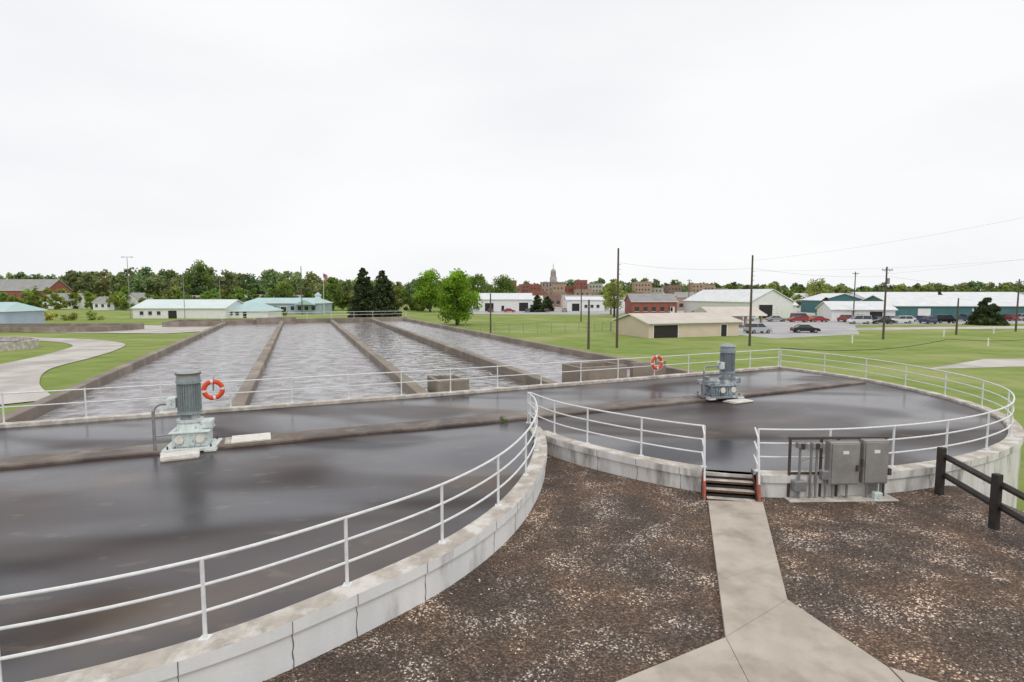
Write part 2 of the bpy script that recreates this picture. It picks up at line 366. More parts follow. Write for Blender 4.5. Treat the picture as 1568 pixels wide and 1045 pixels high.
# basins
W=[((-18.0,19.2),(-45.6,90.4)),((-11.0,22.4),(-38.4,95)),((-3.9,25.2),(-31.5,99)),((2.2,28.2),(-25,102)),((10.6,32.2),(-19.8,105))]
ba=Obj('aeration_basin')
for i,(a,b) in enumerate(W):
    dx,dy=(b[0]-a[0])/20,(b[1]-a[1])/20
    pts=[(a[0]+dx*k,a[1]+dy*k) for k in range(21)]
    strip(ba,'wall_%d'%(i+1),m_basin,pts,.5 if i in(0,4) else .55,-2.5,.585,bev=.03)
strip(ba,'end_wall',m_basin,[(-46,90.2),(-38.4,95.2),(-31.5,99.2),(-25,102.2),(-19.6,105.3)],.8,-2.5,.8)
for i in range(4):
    a,b=W[i]; c,d=W[i+1]
    ba.poly('water_%d'%(i+1),m_calm if i==2 else m_water,[(a[0],a[1],.1),(c[0],c[1],.1),(d[0],d[1],.1),(b[0],b[1],.1)])
def openbox(o,part,m,cx,cy,w,d,h,rz,t=.2,z0=0):
    for ox,oy,sx,sy in ((0,-d/2+t/2,w,t),(0,d/2-t/2,w,t),(-w/2+t/2,0,t,d-2*t-.006),(w/2-t/2,0,t,d-2*t-.006)):
        X=cx+ox*math.cos(rz)-oy*math.sin(rz); Y=cy+ox*math.sin(rz)+oy*math.cos(rz)
        o.box(part,m,(X,Y,z0+h/2),(sx,sy,h),rz)
openbox(ba,'weir_box',m_basin,-3.1,27.2,1.5,2.0,1.0,.4,z0=.0)
openbox(ba,'weir_box_2',m_basin,4.6,31.6,3.0,2.0,1.1,.42,z0=.0)
ba.box('baffle',m_basin,(8.1,33.6,.5),(2.4,.3,1.0),.43)
openbox(ba,'effluent_box',m_basin,-39,94,6,1.6,1.1,.5,z0=0)
ba.done()
# ------------------------------------------------------------------ railings
def railing(name,pts,posts,z=.60,hs=(1.07,.72,.37),r=.024):
    o=Obj(name)
    for h in hs: o.pipe('rail_%d'%int(h*100),m_rail,[(p[0],p[1],z+h) for p in pts],r if h>1 else r*.9)
    for k,(x,y) in enumerate(posts):
        o.cyl('posts',m_rail,(x,y,z-.01),(x,y,z+1.07),.028,10)
        o.box('base_plates',m_rail,(x,y,z+.01),(.13,.13,.022))
    return o
l0=lp.index(min(lp,key=lambda p:(p-Vector((-14.5,5.5,0))).length))
railing('railing',[(p.x,p.y) for p in lp[l0:]],LP[4:]).done()
ra=rp[:gi+1]; rb=rp[gi+6:]
railing('railing',[(p.x,p.y) for p in ra],RP[0:5]).done()
railing('railing',[(p.x,p.y) for p in rb],RP[5:]).done()
fl=[]
for (x0,y0),(x1,y1) in zip(far,far[1:]):
    L=math.hypot(x1-x0,y1-y0); n=max(1,round(L/2.2))
    for k in range(n): fl.append((x0+(x1-x0)*k/n-.08,y0+(y1-y0)*k/n+.17))
fl.append((16.32,34.6))
railing('railing',fl,fl,z=.63,hs=(1.02,.55)).done()
fe=[(-46,90.2),(-42,92.7),(-38.4,95.2),(-35,97.2),(-31.5,99.2),(-28,100.8),(-25,102.2),(-19.6,105.3)]
railing('railing',fe,fe,z=.8,hs=(1.07,.55),r=.03).done()
# ------------------------------------------------------------------ stairs (cut through the kerb wall)
st=Obj('stairs',(5.50,14.16,0),-.22)
st.box('landing',m_cap,(0,.06,.45),(1.16,.26,.10),bevel=.008)
for i in range(3):
    z=.50-.165*(i+1); y=-.18-.2*i
    st.box('treads',m_cap,(0,y,z),(1.14,.20,.05),bevel=.006)
    st.box('risers',m_dark,(0,y+.11,z+.02),(1.12,.02,.13))
    st.box('nosings',m_rusty,(0,y-.105,z),(1.14,.012,.052))
for sx in (-1,1):
    st.poly('stringers',m_rusty,[(sx*.585,.2,0),(sx*.585,-.72,0),(sx*.585,-.72,.16),(sx*.585,-.05,.60),(sx*.585,.2,.60)],[(0,1,2,3,4)])
    st.cyl('handrail_posts',m_rail,(sx*.63,-.62,.42),(sx*.63,-.34,1.52),.026)
    st.cyl('handrail_feet',m_rust,(sx*.63,-.72,0),(sx*.63,-.62,.45),.032)
    st.cyl('handrail_feet',m_rust,(sx*.63,-.40,0),(sx*.63,-.36,.58),.026)
    for h in (1.67,1.32,.97): st.cyl('handrails',m_rail,(sx*.63,.12,h),(sx*.63,-.34-.085*(1.67-h)*3,h-.15),.022)
st.done()
# path
pa=Obj('concrete_path')
def slab(part,pts,z=.055,m=m_path):
    n=len(pts); cx=sum(p[0] for p in pts)/n; cy=sum(p[1] for p in pts)/n
    q=[(cx+(x-cx)*.996,cy+(y-cy)*.996) for x,y in pts]
    vs=[(x,y,z) for x,y in q]+[(x,y,-.1) for x,y in q]
    fs=[tuple(range(n))]+[(i,i+n,(i+1)%n+n,(i+1)%n) for i in range(n)]
    pa.poly(part,m,vs,fs)
def lerp(a,b,t): return (a[0]+(b[0]-a[0])*t,a[1]+(b[1]-a[1])*t)
A,B,C,D=(4.75,13.42),(6.05,13.35),(4.52,8.95),(3.12,7.92)
ts=[0,.36,.7,1]
for i in range(3): slab('slab_%d'%i,[lerp(A,D,ts[i]),lerp(A,D,ts[i+1]),lerp(B,C,ts[i+1]),lerp(B,C,ts[i])])
slab('slab_4',[(3.12,7.92),(1.45,7.02),(.6,6.55),(1.2,5.4),(3.0,6.1)])
slab('slab_5',[(4.52,8.95),(3.12,7.92),(3.0,6.1),(5.0,5.2),(5.05,7.25)])
slab('slab_6',[(5.07,7.25),(5.03,5.2),(8,4),(7.5,5.6)])
slab('slab_7',[(.58,6.53),(-2,5.0),(-1,3.5),(1.2,5.38)])
pa.done()
# ------------------------------------------------------------------ mixers
def mixer(loc,rot,mg,mm,sc=1,x=-.05,flip=1,long=0):
    o=Obj('mixer_motor',loc,rot,scale=sc)
    L=1.5+long
    o.box('base_plate',mg,(-long/2,0,.06),(L,1.2,.10),bevel=.02)
    for sx in(-.6-long,.6):
        for sy in(-.5,.5):
            o.box('feet',m_pad,(sx,sy,.02),(.34,.3,.06)); o.cyl('bolts',m_dsteel,(sx,sy,.1),(sx,sy,.2),.03,6)
    o.box('gearbox',mg,(-long/2,0,.34),(1.0+long,.85,.46),bevel=.05)
    for k in range(-3,4+int(long/.14)): o.box('gearbox_ribs',mg,(k*.14-long,-.44,.34),(.03,.06,.38),bevel=.008)
    o.box('gearbox_flange',mg,(-long/2,0,.585),(1.14+long,.98,.05),bevel=.02)
    if long: o.box('top_cover',mg,(-.55-long/2,0,.72),(.9,.6,.22),bevel=.05); o.cyl('coupling',mg,(-.9,-.1,.6),(-.9,-.1,1.0),.13,14)
    o.cyl('gearbox_top',mg,(x,0,.61),(x,0,.86),.42,24,.34)
    o.box('side_housing',mg,(x+.48,.05,.75),(.34,.5,.26),bevel=.04)
    o.cyl('inspection_port',m_pad,(.3,-.5,.38),(.3,-.43,.38),.13,16)
    o.cyl('inspection_port',m_pad,(-.28,-.5,.38),(-.28,-.43,.38),.13,16)
    mz=.86
    o.cyl('motor_flange',mg,(x,0,mz),(x,0,mz+.08),.38,24)
    o.cyl('motor_neck',m_gear2,(x,0,mz+.08),(x,0,mz+.26),.27,24)
    o.cyl('motor_flange_upper',mm,(x,0,mz+.26),(x,0,mz+.32),.36,24)
    o.cyl('motor_body',mm,(x,0,mz+.32),(x,0,mz+1.22),.28,28)
    for k in range(28):
        t=k*2*math.pi/28; o.box('motor_fins',mm,(x+.305*math.cos(t),.305*math.sin(t),mz+.77),(.07,.014,.82),t)
    o.cyl('motor_bell',mm,(x,0,mz+1.22),(x,0,mz+1.30),.36,28)
    o.cyl('fan_cowl',mm,(x,0,mz+1.30),(x,0,mz+1.50),.34,28,.33)
    o.cyl('rain_cap',m_rusty if mm is m_motor else mm,(x,0,mz+1.50),(x,0,mz+1.54),.37,28,.35)
    o.cyl('rain_cap_top',mm,(x,0,mz+1.54),(x,0,mz+1.62),.33,28,.16)
    o.box('terminal_box',m_gear,(x-.46*flip,-.12,mz+.62),(.26,.3,.34),bevel=.03)
    cx=-1.0-long*.5
    pts=[(cx,-.25,-.1),(cx,-.25,1.25)]
    for k in range(1,7):
        a=math.pi/2*k/6; pts.append((cx+(.22-.22*math.cos(a)),-.25+.02*k,1.25+.22*math.sin(a)))
    pts.append((x-.55,-.12,1.46)); o.pipe('conduit',m_steel,pts,.045,10)
    o.pipe('conduit_brace',m_steel,[(cx,-.25,.5),(cx+.5,-.2,.5)],.03)
    o.box('conduit_foot',m_dsteel,(cx,-.25,.03),(.2,.2,.04))
    return o.done()
mixer((-9.42,16.5,.52),.30,m_gear,m_motor,.93)
mixer((9.1,24.45,.60),.30,m_gear2,m_motor2,.92,x=.28,long=.35)
o=Obj('concrete_pad',(-8.0,17.15,.605),.42); o.box('slab',m_pad,(0,0,.03),(1.1,.85,.06),bevel=.015); o.box('lip',m_cap,(-.64,0,.015),(.16,.8,.03)); o.done()
o=Obj('concrete_pad',(-9.25,15.55,.505),.5); o.box('slab',m_pad,(0,0,.06),(.95,.5,.12),bevel=.015); o.box('lip',m_cap,(0,-.3,.02),(.9,.08,.04)); o.done()
o=Obj('concrete_pad',(9.6,23.7,.51),.45); o.box('slab',m_pad,(0,0,.03),(1.0,.6,.06),bevel=.015); o.box('lip',m_cap,(-.58,0,.015),(.14,.6,.03)); o.done()
def ring(loc,rot):
    o=Obj('life_ring',loc,rot); R,r=.31,.085; n=48; k=14
    for part,m,sel in (('orange_band',m_orange,0),('white_band',m_white,1)):
        for i in range(n):
            white=(i%12)<2
            if white!=bool(sel): continue
            a0,a1=2*math.pi*i/n,2*math.pi*(i+1)/n; vs=[]
            for a in (a0,a1):
                for j in range(k):
                    b=2*math.pi*j/k; rr=R+r*math.cos(b); vs.append((rr*math.cos(a),r*.7*math.sin(b),rr*math.sin(a)))
            o.p(part,m,True).add(vs,[(j,(j+1)%k,k+(j+1)%k,k+j) for j in range(k)])
    for i in range(4):
        a0=math.pi/12+i*math.pi/2; pts=[((R+r+.025*math.sin(math.pi*t/6)+.005)*math.cos(a0+t/6*math.pi/2),-.02,(R+r+.025*math.sin(math.pi*t/6)+.005)*math.sin(a0+t/6*math.pi/2)) for t in range(7)]
        o.pipe('rope',m_white,pts,.009,6)
    o.box('bracket',m_steel,(0,.09,.2),(.05,.08,.5)); o.done()
ring((-11.2,21.1,1.46),.4); ring((7.65,29.85,1.42),.43)
# ------------------------------------------------------------------ control panel
cp=Obj('control_panel',(8.02,13.62,.02),.03)
for x in (-1.2,-.42,.0,1.18): cp.box('legs',m_dsteel,(x,.1,.75),(.05,.05,1.5))
cp.box('frame',m_dsteel,(0,.1,1.5),(2.48,.06,.06)); cp.box('frame',m_dsteel,(0,.12,.62),(2.4,.04,.05))
cp.box('cabinet',m_panel,(.05,0,.92),(.74,.24,1.06),bevel=.02); cp.box('cabinet_door',m_panel,(.05,-.135,.92),(.66,.025,.98),bevel=.008)
cp.box('cabinet_tall',m_panel,(.82,0,.95),(.62,.24,1.08),bevel=.02); cp.box('cabinet_tall_door',m_panel,(.82,-.135,.95),(.55,.025,1.0),bevel=.008)
cp.box('handles',m_dsteel,(.33,-.17,.82),(.04,.05,.14)); cp.box('handles',m_dsteel,(.45,-.17,.95),(.035,.05,.18)); cp.box('handles',m_dsteel,(1.18,-.05,.70),(.08,.14,.16))
cp.box('label',m_white,(.05,-.15,1.2),(.14,.006,.08)); cp.box('label',m_pad,(.82,-.15,1.22),(.14,.006,.08))
for x,zt in ((-1.0,1.35),(-.72,1.3),(-.58,1.3)):
    cp.cyl('conduits',m_steel,(x,0,-.02),(x,0,zt),.03,8)
for x in (-.98,-.62): cp.box('junction_boxes',m_steel,(x,-.02,1.36),(.24,.16,.14),bevel=.02); cp.cyl('lamps',m_dsteel,(x,-.08,1.28),(x,-.1,1.42),.05,10)
cp.box('junction_boxes',m_steel,(-1.02,-.04,.36),(.3,.18,.26),bevel=.02)
cp.box('junction_boxes',m_steel,(-.35,-.02,.62),(.26,.16,.24),bevel=.02)
cp.pipe('conduits',m_steel,[(-.35,-.02,.5),(-.35,-.02,-.02)],.03); cp.pipe('conduits',m_steel,[(-.15,0,.42),(-.15,0,-.02)],.035)
cp.pipe('conduits',m_steel,[(-1.0,0,.95),(-.72,0,1.05)],.02)
for x in(.2,.7,.95,1.05): cp.cyl('conduits',m_steel,(x,0,-.02),(x,0,.45),.03,8)
cp.box('footing',m_cap,(.05,.05,.0),(2.7,.5,.06),bevel=.02)
cp.box('valve',m_gear,(.9,-.1,.1),(.2,.14,.2),bevel=.02)
cp.done()
# ------------------------------------------------------------------ black fence
fp=[(10.75,13.95),(10.35,11.85),(9.95,9.75),(9.55,7.6)]
o=Obj('wooden_fence')
for x,y in fp:
    z=float(H(x,y)); o.box('posts',m_blackwood,(x,y,z+.60),(.15,.15,1.24),.19,bevel=.015)
for a,b in zip(fp,fp[1:]):
    for h in (.95,.48):
        P=Vector((a[0]+.11,a[1],h+.03)); Q=Vector((b[0]+.11,b[1],h-.01)); o.cyl('rails',m_blackwood,P,Q,.075,6)
o.done()
# ------------------------------------------------------------------ poles
def upole(x,y,h,arms=1,rot=.2,lamp=False):
    o=Obj('utility_pole',(x,y,float(H(x,y))),rot)
    o.cyl('pole',m_pole,(0,0,-.3),(0,0,h),.17,10,.11)
    for k in range(arms):
        z=h-.5-k*1.1; o.box('crossarm',m_pole,(0,-.12,z),(1.9,.1,.12))
        for sx in (-.85,-.3,.3,.85): o.cyl('insulators',m_steel,(sx,-.12,z+.06),(sx,-.12,z+.24),.04,6)
        o.cyl('braces',m_steel,(-.6,-.12,z-.05),(0,-.1,z-.6),.02,4); o.cyl('braces',m_steel,(.6,-.12,z-.05),(0,-.1,z-.6),.02,4)
    if arms==0 and h>10:
        for k in range(3): o.cyl('insulators',m_white,(.12,-.05,h-2.1-.6*k),(.36,-.05,h-2.05-.6*k),.05,8)
    if lamp: o.cyl('transformer',m_steel,(.3,0,h-2.6),(.3,0,h-1.7),.25,12)
    o.done()
poles=[(13.5,72.9,12.7,0),(9.6,71.1,6.2,0),(31.7,75.6,12,0),(56.6,86.5,11,1),(75.3,96.2,6.2,0),(92.7,104.5,9.6,1)]
for i,(x,y,h,a) in enumerate(poles): upole(x,y,h,a,lamp=(i in (3,)))
upole(87,145,12.5,1); upole(-3.8,101,7,0); upole(150,150,9,1); upole(62,200,12,1); upole(17,140,9,0)
def wire(pts,sag=.6,r=.018):
    o=Obj('power_line')
    for a,b in zip(pts,pts[1:]):
        a=Vector(a);b=Vector(b); q=[]
        for k in range(13):
            t=k/12; p=a.lerp(b,t); p.z-=4*sag*t*(1-t); q.append(p)
        o.pipe('wire',m_wire,q,r,4)
    o.done()
wire([(13.5,72.9,9.0),(31.7,75.6,8.4),(56.6,86.5,7.7),(92.7,104.5,6.4)],.5,.011)
wire([(31.7,75.6,9.4),(60,52,15.0)],.8,.007); wire([(56.6,86.5,8.0),(110,82,16)],.8,.008); wire([(31.7,75.6,8.0),(92,78,12)],.9,.008)
wire([(16.4,34.5,1.75),(40,52,.9),(66,66,.6)],.5,.03)
def lampp(x,y,h,double=True):
    o=Obj('street_lamp',(x,y,float(H(x,y)))); o.cyl('pole',m_steel,(0,0,0),(0,0,h),.1,8,.07)
    o.cyl('arm',m_steel,(-1.2 if double else 0,0,h),(1.2,0,h),.05,6)
    for s in ((-1,1) if double else (1,)): o.box('lamp_head',m_steel,(s*1.2,0,h-.02),(.8,.35,.18),bevel=.04)
    o.done()
lampp(-106,158,17,True); lampp(-92,160,13,False); lampp(-88,172,11,False)
o=Obj('flagpole',(-64,194,GZ)); o.cyl('pole',m_white,(0,0,0),(0,0,14),.09,8,.06)
m_red=mat('flag_red',(.5,.04,.04),(.4,.03,.03),1,rough=.8); m_blue=mat('flag_blue',(.03,.05,.25),None,1,rough=.8)
for k in range(7):
    z0=13.8-.24*(k+1); o.poly('stripes_red' if k%2==0 else 'stripes_white',m_red if k%2==0 else m_white,[(.08,0,z0),(.8,.18,z0-.3),(1.5,-.1,z0-.7),(1.5,-.1,z0-.46),(.8,.18,z0-.06),(.08,0,z0+.24)])
o.poly('canton',m_blue,[(.08,-.01,12.8),(.7,.15,12.55),(.7,.15,13.5),(.08,-.01,13.8)]); o.done()
upole(-70,190,16,0)
# ------------------------------------------------------------------ chain fence + bollards
o=Obj('chain_link_fence'); fx=[(-8,98),(2,100),(12,102),(18,104),(19,108)]
pp=[]
for a,b in zip(fx,fx[1:]):
    for k in range(4): pp.append(lerp(a,b,k/4))
for x,y in pp: z=float(H(x,y)); o.cyl('posts',m_steel,(x,y,z),(x,y,z+1.8),.04,6)
for h in (1.8,1.35,.9,.45,.08): o.pipe('wires',m_steel,[(x,y,float(H(x,y))+h) for x,y in pp],.02 if h>1.7 else .01,4)
o.done()
for x,y in ((63,75),(70,92),(48,80),(84,99)):
    o=Obj('bollard',(x,y,GZ)); o.cyl('post',m_white,(0,0,0),(0,0,1.0),.1,10); o.cyl('cap',m_white,(0,0,1.0),(0,0,1.08),.1,10,.03); o.done()
# ------------------------------------------------------------------ buildings
def building(name,x,y,w,d,hw,hr,rot,mw,mr_,ridge='x',doors=(),wins=(),hip=0,z=None,ov=.4):
    o=Obj(name,(x,y,float(H(x,y)) if z is None else z),rot)
    o.poly('walls',mw,[(0,0,-.5),(w,0,-.5),(w,d,-.5),(0,d,-.5),(0,0,hw),(w,0,hw),(w,d,hw),(0,d,hw)],[(0,1,5,4),(1,2,6,5),(2,3,7,6),(3,0,4,7)])
    t=.18
    if hr<=0.01:
        o.box('roof',mr_,(w/2,d/2,hw+.1),(w+.2,d+.2,.22)); o.box('parapet',mw,(w/2,.0,hw+.35),(w+.3,.3,.3))
    else:
        if ridge=='x':
            e=[(-ov,-ov,hw-.05),(w+ov,-ov,hw-.05),(w+ov,d+ov,hw-.05),(-ov,d+ov,hw-.05),(-ov+hip,d/2,hw+hr),(w+ov-hip,d/2,hw+hr)]
            f=[(0,1,5,4),(2,3,4,5)]; g=[(1,2,5),(3,0,4)]
            gab=[[(0,0,hw),(0,d,hw),(0,d/2,hw+hr-.1)],[(w,0,hw),(w,d,hw),(w,d/2,hw+hr-.1)]]
        else:
            e=[(-ov,-ov,hw-.05),(w+ov,-ov,hw-.05),(w+ov,d+ov,hw-.05),(-ov,d+ov,hw-.05),(w/2,-ov+hip,hw+hr),(w/2,d+ov-hip,hw+hr)]
            f=[(1,2,5,4),(3,0,4,5)]; g=[(0,1,4),(2,3,5)]
            gab=[[(0,0,hw),(w,0,hw),(w/2,0,hw+hr-.1)],[(0,d,hw),(w,d,hw),(w/2,d,hw+hr-.1)]]
        up=[(a,b,c+t) for a,b,c in e]
        if hip: f=f+g
        o.poly('roof',mr_,up,f)
        o.poly('roof_underside',mr_,e,[q[::-1] for q in f])
        for i in range(4):
            j=(i+1)%4
            if hip or not any(i in q and j in q for q in g): o.poly('fascia',m_white,[e[i],e[j],up[j],up[i]])
        if not hip:
            for q in g:
                a,b,c=q; o.poly('fascia',m_white,[e[a],e[c],up[c],up[a]]); o.poly('fascia',m_white,[e[b],e[c],up[c],up[b]])
            for q in gab: o.poly('gables',mw,q)
    for (dx,dw,dh,kind) in doors:
        m=m_dark if kind=='d' else (m_white if kind=='w' else m_glass)
        o.box('doors_'+kind,m,(dx+dw/2,-.02,dh/2),(dw,.08,dh))
        o.box('door_trim',m_white,(dx-.08,-.03,dh/2),(.14,.12,dh)); o.box('door_trim',m_white,(dx+dw+.08,-.03,dh/2),(.14,.12,dh)); o.box('door_trim',m_white,(dx+dw/2,-.03,dh+.09),(dw+.3,.12,.16))
    for (wx,wz,ww,wh) in wins:
        o.box('windows',m_glass,(wx+ww/2,-.03,wz+wh/2),(ww,.06,wh)); o.box('window_sills',m_white,(wx+ww/2,-.06,wz-.06),(ww+.2,.14,.1))
    return o
wrow=lambda x0,n,st,z,w,h:[(x0+i*st,z,w,h) for i in range(n)]
building('teal_roof_shed',-106.6,160,26,14,2.8,2.3,0,m_white,m_pteal,doors=((10,2.4,2.2,'d'),),wins=wrow(2,3,2.4,1,1,1)).done()
building('teal_roof_office',-82,163,12,10,1.9,2.2,0,m_white,m_troof,hip=4,doors=((5,1,1.8,'d'),),wins=wrow(1,2,1.8,.8,1,.9)).done()
o=building('admin_building',-93,197,27,12,3.6,1.7,0,m_bluegrey,m_troof,hip=3,doors=((13,2,2.4,'g'),),wins=wrow(1.5,5,2.2,1.2,1.2,1.4)+wrow(16.5,4,2.4,1.2,1.2,1.4))
o.box('cupola',m_white,(24,6,5.6),(1.6,1.6,1.4)); o.box('cupola_roof',m_troof,(24,6,6.9),(2.2,2.2,1.2),top=(.05,.05))
o.box('entry_gable',m_troof,(22,-1,4.0),(7,3,1.6),top=(.05,1)); o.done()
building('brick_barn',-282,300,37,18,8.5,6,0,m_brick,m_groof,wins=wrow(3,8,4.2,4.5,1.4,2)+wrow(3,8,4.2,1,1.4,2)).done()
building('white_house',-216,262,15,9,4,3,0,m_white,m_groof,wins=wrow(1,5,2.8,1.2,1.1,1.5)).done()
building('white_house',-178,242,9,9,3.2,2.3,0,m_white,m_groof,wins=wrow(1,3,2.6,1.2,1.1,1.3)).done()
building('white_house',-168,246,7,9,4.6,2.6,0,m_white,m_groof,ridge='y',wins=wrow(1,2,2.6,1.2,1.1,1.3)).done()
building('white_house',-118,262,10,9,3.6,2.6,0,m_white,m_groof,wins=wrow(1,3,2.6,1.2,1.1,1.3)).done()
building('teal_roof_building',-117,116,13.5,10,3.2,1.7,0,m_bluegrey,m_troof,hip=2,wins=wrow(1,4,3,1,1.2,1.2)).done()
building('white_garage',-13.2,226,21,14,4.6,2.4,0,m_white,m_wroof,doors=((2.5,3.4,3.2,'d'),(16,3.6,3.4,'d'),(9,1.1,2.2,'d'))).done()
building('white_warehouse',22,228,15,12,4.4,1.2,0,m_white,m_wroof,doors=((2,3,3,'d'),),wins=wrow(7,3,2.4,1.3,1.2,1.2)).done()
building('white_warehouse',-2,262,16,12,4.0,1.8,0,m_white,m_wroof,doors=((3,3,3,'d'),)).done()
building('beige_warehouse',24,268,22,12,4.6,1.6,0,m_beige,m_groof,wins=wrow(1,6,3.2,1.2,1.4,1.3)).done()
building('white_house',52,262,12,10,3.6,2.6,0,m_white,m_groof,wins=wrow(1,3,3.4,1.2,1.2,1.4)).done()
building('brick_shop',7,300,20,12,6.0,0,0,m_brick3,m_groof,wins=wrow(1,6,3.1,1.4,1.6,1.8)).done()
building('white_warehouse',39,236,9,12,4.2,1.6,0,m_white,m_groof,ridge='y').done()
building('brick_shop',40,190,15,12,4.2,2.6,.0,m_brick,m_groof,wins=wrow(1,5,2.8,1.1,1.4,1.4),doors=((12.9,1.2,2.4,'w'),)).done()
building('white_barn',66.8,160,14.6,33,4.5,3.6,.27,m_white,m_wroof,ridge='y',doors=((3.0,4.5,3.8,'d'),(9.5,1.2,2.2,'w'))).done()
building('beige_shed',21.3,88.5,17.2,10.5,2.3,1.25,.33,m_beige,m_broof,doors=((.9,4.4,2.0,'d'),(13.6,1.1,1.9,'d')),ov=.5).done()
o=Obj('pavilion',(41,116,GZ),.2)
for x in (0,3.7,7.4,11):
    for y in (0,7): o.box('columns',m_brick2,(x,y,1.3),(.4,.4,2.8))
o.box('rear_wall',m_beige,(5.5,6.8,1.2),(11,.2,2.6)); o.box('end_wall',m_beige,(2,0,1.2),(3.6,.2,2.6))
o.poly('roof',m_broof,[(-.8,-.8,2.6),(11.8,-.8,2.6),(11.8,7.8,2.6),(-.8,7.8,2.6),(-.8,3.5,4.2),(11.8,3.5,4.2)],[(0,1,5,4),(2,3,4,5),(1,2,5),(3,0,4)]); o.box('fascia',m_white,(5.5,-.82,2.5),(12.6,.06,.28)); o.done()
building('white_barn',82,146,15,10,2.8,2.0,-.15,m_white,m_wroof,doors=((9,3,2.4,'d'),)).done()
building('white_barn',72,172,14,10,3.4,2.0,0,m_white,m_wroof,doors=((2,3,2.4,'d'),)).done()
building('teal_warehouse',110,203,16,14,4.5,2.4,0,m_dteal,m_wroof,ridge='y',doors=((6,3.5,3.3,'w'),)).done()
building('teal_warehouse',103,153,46,20,3.6,2.8,-.05,m_dteal,m_wroof,doors=((6,3,2.8,'w'),(20,3,2.8,'w'),(34,3,2.8,'w'))).done()
building('white_warehouse',128,205,60,18,4.8,2.6,0,m_white,m_wroof).done()
building('white_warehouse',82,215,20,14,4.5,1.8,0,m_white,m_groof,doors=((3,3,3,'d'),)).done()
building('white_warehouse',175,180,40,20,4.5,2.6,-.1,m_white,m_wroof).done()
building('brick_shop',62,235,16,12,5.0,0,0,m_brick2,m_groof,wins=wrow(1,5,3,1.3,1.6,1.6)).done()
bm=[m_brick,m_brick2,m_brick3,m_stone,m_brick,m_brick2]
def town(x,y,w,h,m):
    fl=max(2,int(h/4)); n=max(2,int(w/3.2)); ws=[]
    for f in range(fl): ws+=wrow(.9,n,(w-1.2)/n,1.2+f*(h-1)/fl,1.3,1.9)
    building('brick_building',x,y,w,14,h,0,0,m,m_groof,wins=ws).done()
X=-6
while X<78:
    w=random.uniform(7,16); town(X,random.uniform(520,600),w,random.uniform(12,20),random.choice(bm)); X+=w*random.uniform(.75,1.05)
X=-6
while X<90:
    w=random.uniform(7,13); town(X,random.uniform(400,460),w,random.uniform(6,10.5),random.choice(bm)); X+=w*random.uniform(1.0,1.5)
X=122
while X<215:
    w=random.uniform(9,18); town(X,random.uniform(560,620),w,random.uniform(12,19),random.choice(bm)); X+=w*random.uniform(.9,1.4)
X=60
while X<330:
    w=random.uniform(9,16); hh=random.uniform(3.2,5)
    building('white_house',X,random.uniform(285,345),w,10,hh,random.uniform(1.8,3),0,random.choice([m_white,m_white,m_beige,m_white]),random.choice([m_groof,m_wroof,m_groof]),wins=wrow(1,3,w/3.4,1.2,1.2,1.4)).done(); X+=w*random.uniform(1.2,2.6)
X=-270
while X<-20:
    w=random.uniform(9,14)
    building('white_house',X,random.uniform(300,340),w,9,random.uniform(3.2,5),2.4,0,m_white,m_groof,wins=wrow(1,3,w/3.4,1.2,1.2,1.4)).done(); X+=w*random.uniform(2.5,5)
o=Obj('courthouse',(44,610,GZ))
o.box('main_block',m_stone,(0,0,9),(26,18,19))
for k in range(7):
    for f in range(4): o.box('windows',m_glass,(-10.5+k*3.5,-9.03,3+f*4.3),(1.5,.1,2.4))
o.box('cornice',m_stone,(0,0,18.8),(27.5,19.5,.8)); o.box('pediment',m_stone,(0,-8,20.3),(10,4,2.4),top=(.05,1))
o.box('tower_base',m_stone,(0,0,21.8),(7,7,6)); o.cyl('drum',m_stone,(0,0,24.8),(0,0,30),2.4,16)
for k in range(12):
    a=k*math.pi/6; o.cyl('columns',m_stone,(2.7*math.cos(a),2.7*math.sin(a),24.8),(2.7*math.cos(a),2.7*math.sin(a),29.6),.22,6)
prev=(2.8,30.0)
for k in range(1,7):
    t=k/6*math.pi/2*.93; c=(2.8*math.cos(t),30+3.4*math.sin(t)); o.cyl('dome',m_stone,(0,0,prev[1]),(0,0,c[1]),prev[0],16,c[0]); prev=c
o.cyl('lantern',m_white,(0,0,33.3),(0,0,35.8),.7,8,.5); o.cyl('spire',m_stone,(0,0,35.8),(0,0,40),.4,8,.05); o.done()
def round_tank(x,y,r,h):
    o=Obj('round_tank',(x,y,float(H(x,y)))); n=48
    vs=[]
    for rr,z in ((r,-.5),(r,h),(r-.3,h),(r-.3,h-.5)):
        for k in range(n): vs.append((rr*math.cos(2*math.pi*k/n),rr*math.sin(2*math.pi*k/n),z))
    fs=[(j*n+k,j*n+(k+1)%n,(j+1)*n+(k+1)%n,(j+1)*n+k) for j in range(3) for k in range(n)]
    o.poly('wall',m_cap,vs,fs); o.poly('water',m_calm,[((r-.3)*math.cos(2*math.pi*k/n),(r-.3)*math.sin(2*math.pi*k/n),h-.45) for k in range(n)])
    o.box('bridge',m_steel,(0,0,h+.1),(2*r,.8,.1)); o.done()
round_tank(-55,55,7,.8)
o=Obj('settling_basin',(-92,100,-1.6),.05); openbox(o,'walls',m_basin,0,0,46,12,1.1,0,t=.5); o.box('divider',m_basin,(0,0,.5),(44.8,.4,1.0)); o.poly('water',m_calm,[(-22.5,-5.5,.5),(22.5,-5.5,.5),(22.5,5.5,.5),(-22.5,5.5,.5)]); o.done()
o=Obj('settling_basin',(-60,124,-1.9),.2); openbox(o,'walls',m_basin,0,0,26,10,1.2,0,t=.5); o.poly('water',m_calm,[(-12.5,-4.5,.6),(12.5,-4.5,.6),(12.5,4.5,.6),(-12.5,4.5,.6)]); o.done()
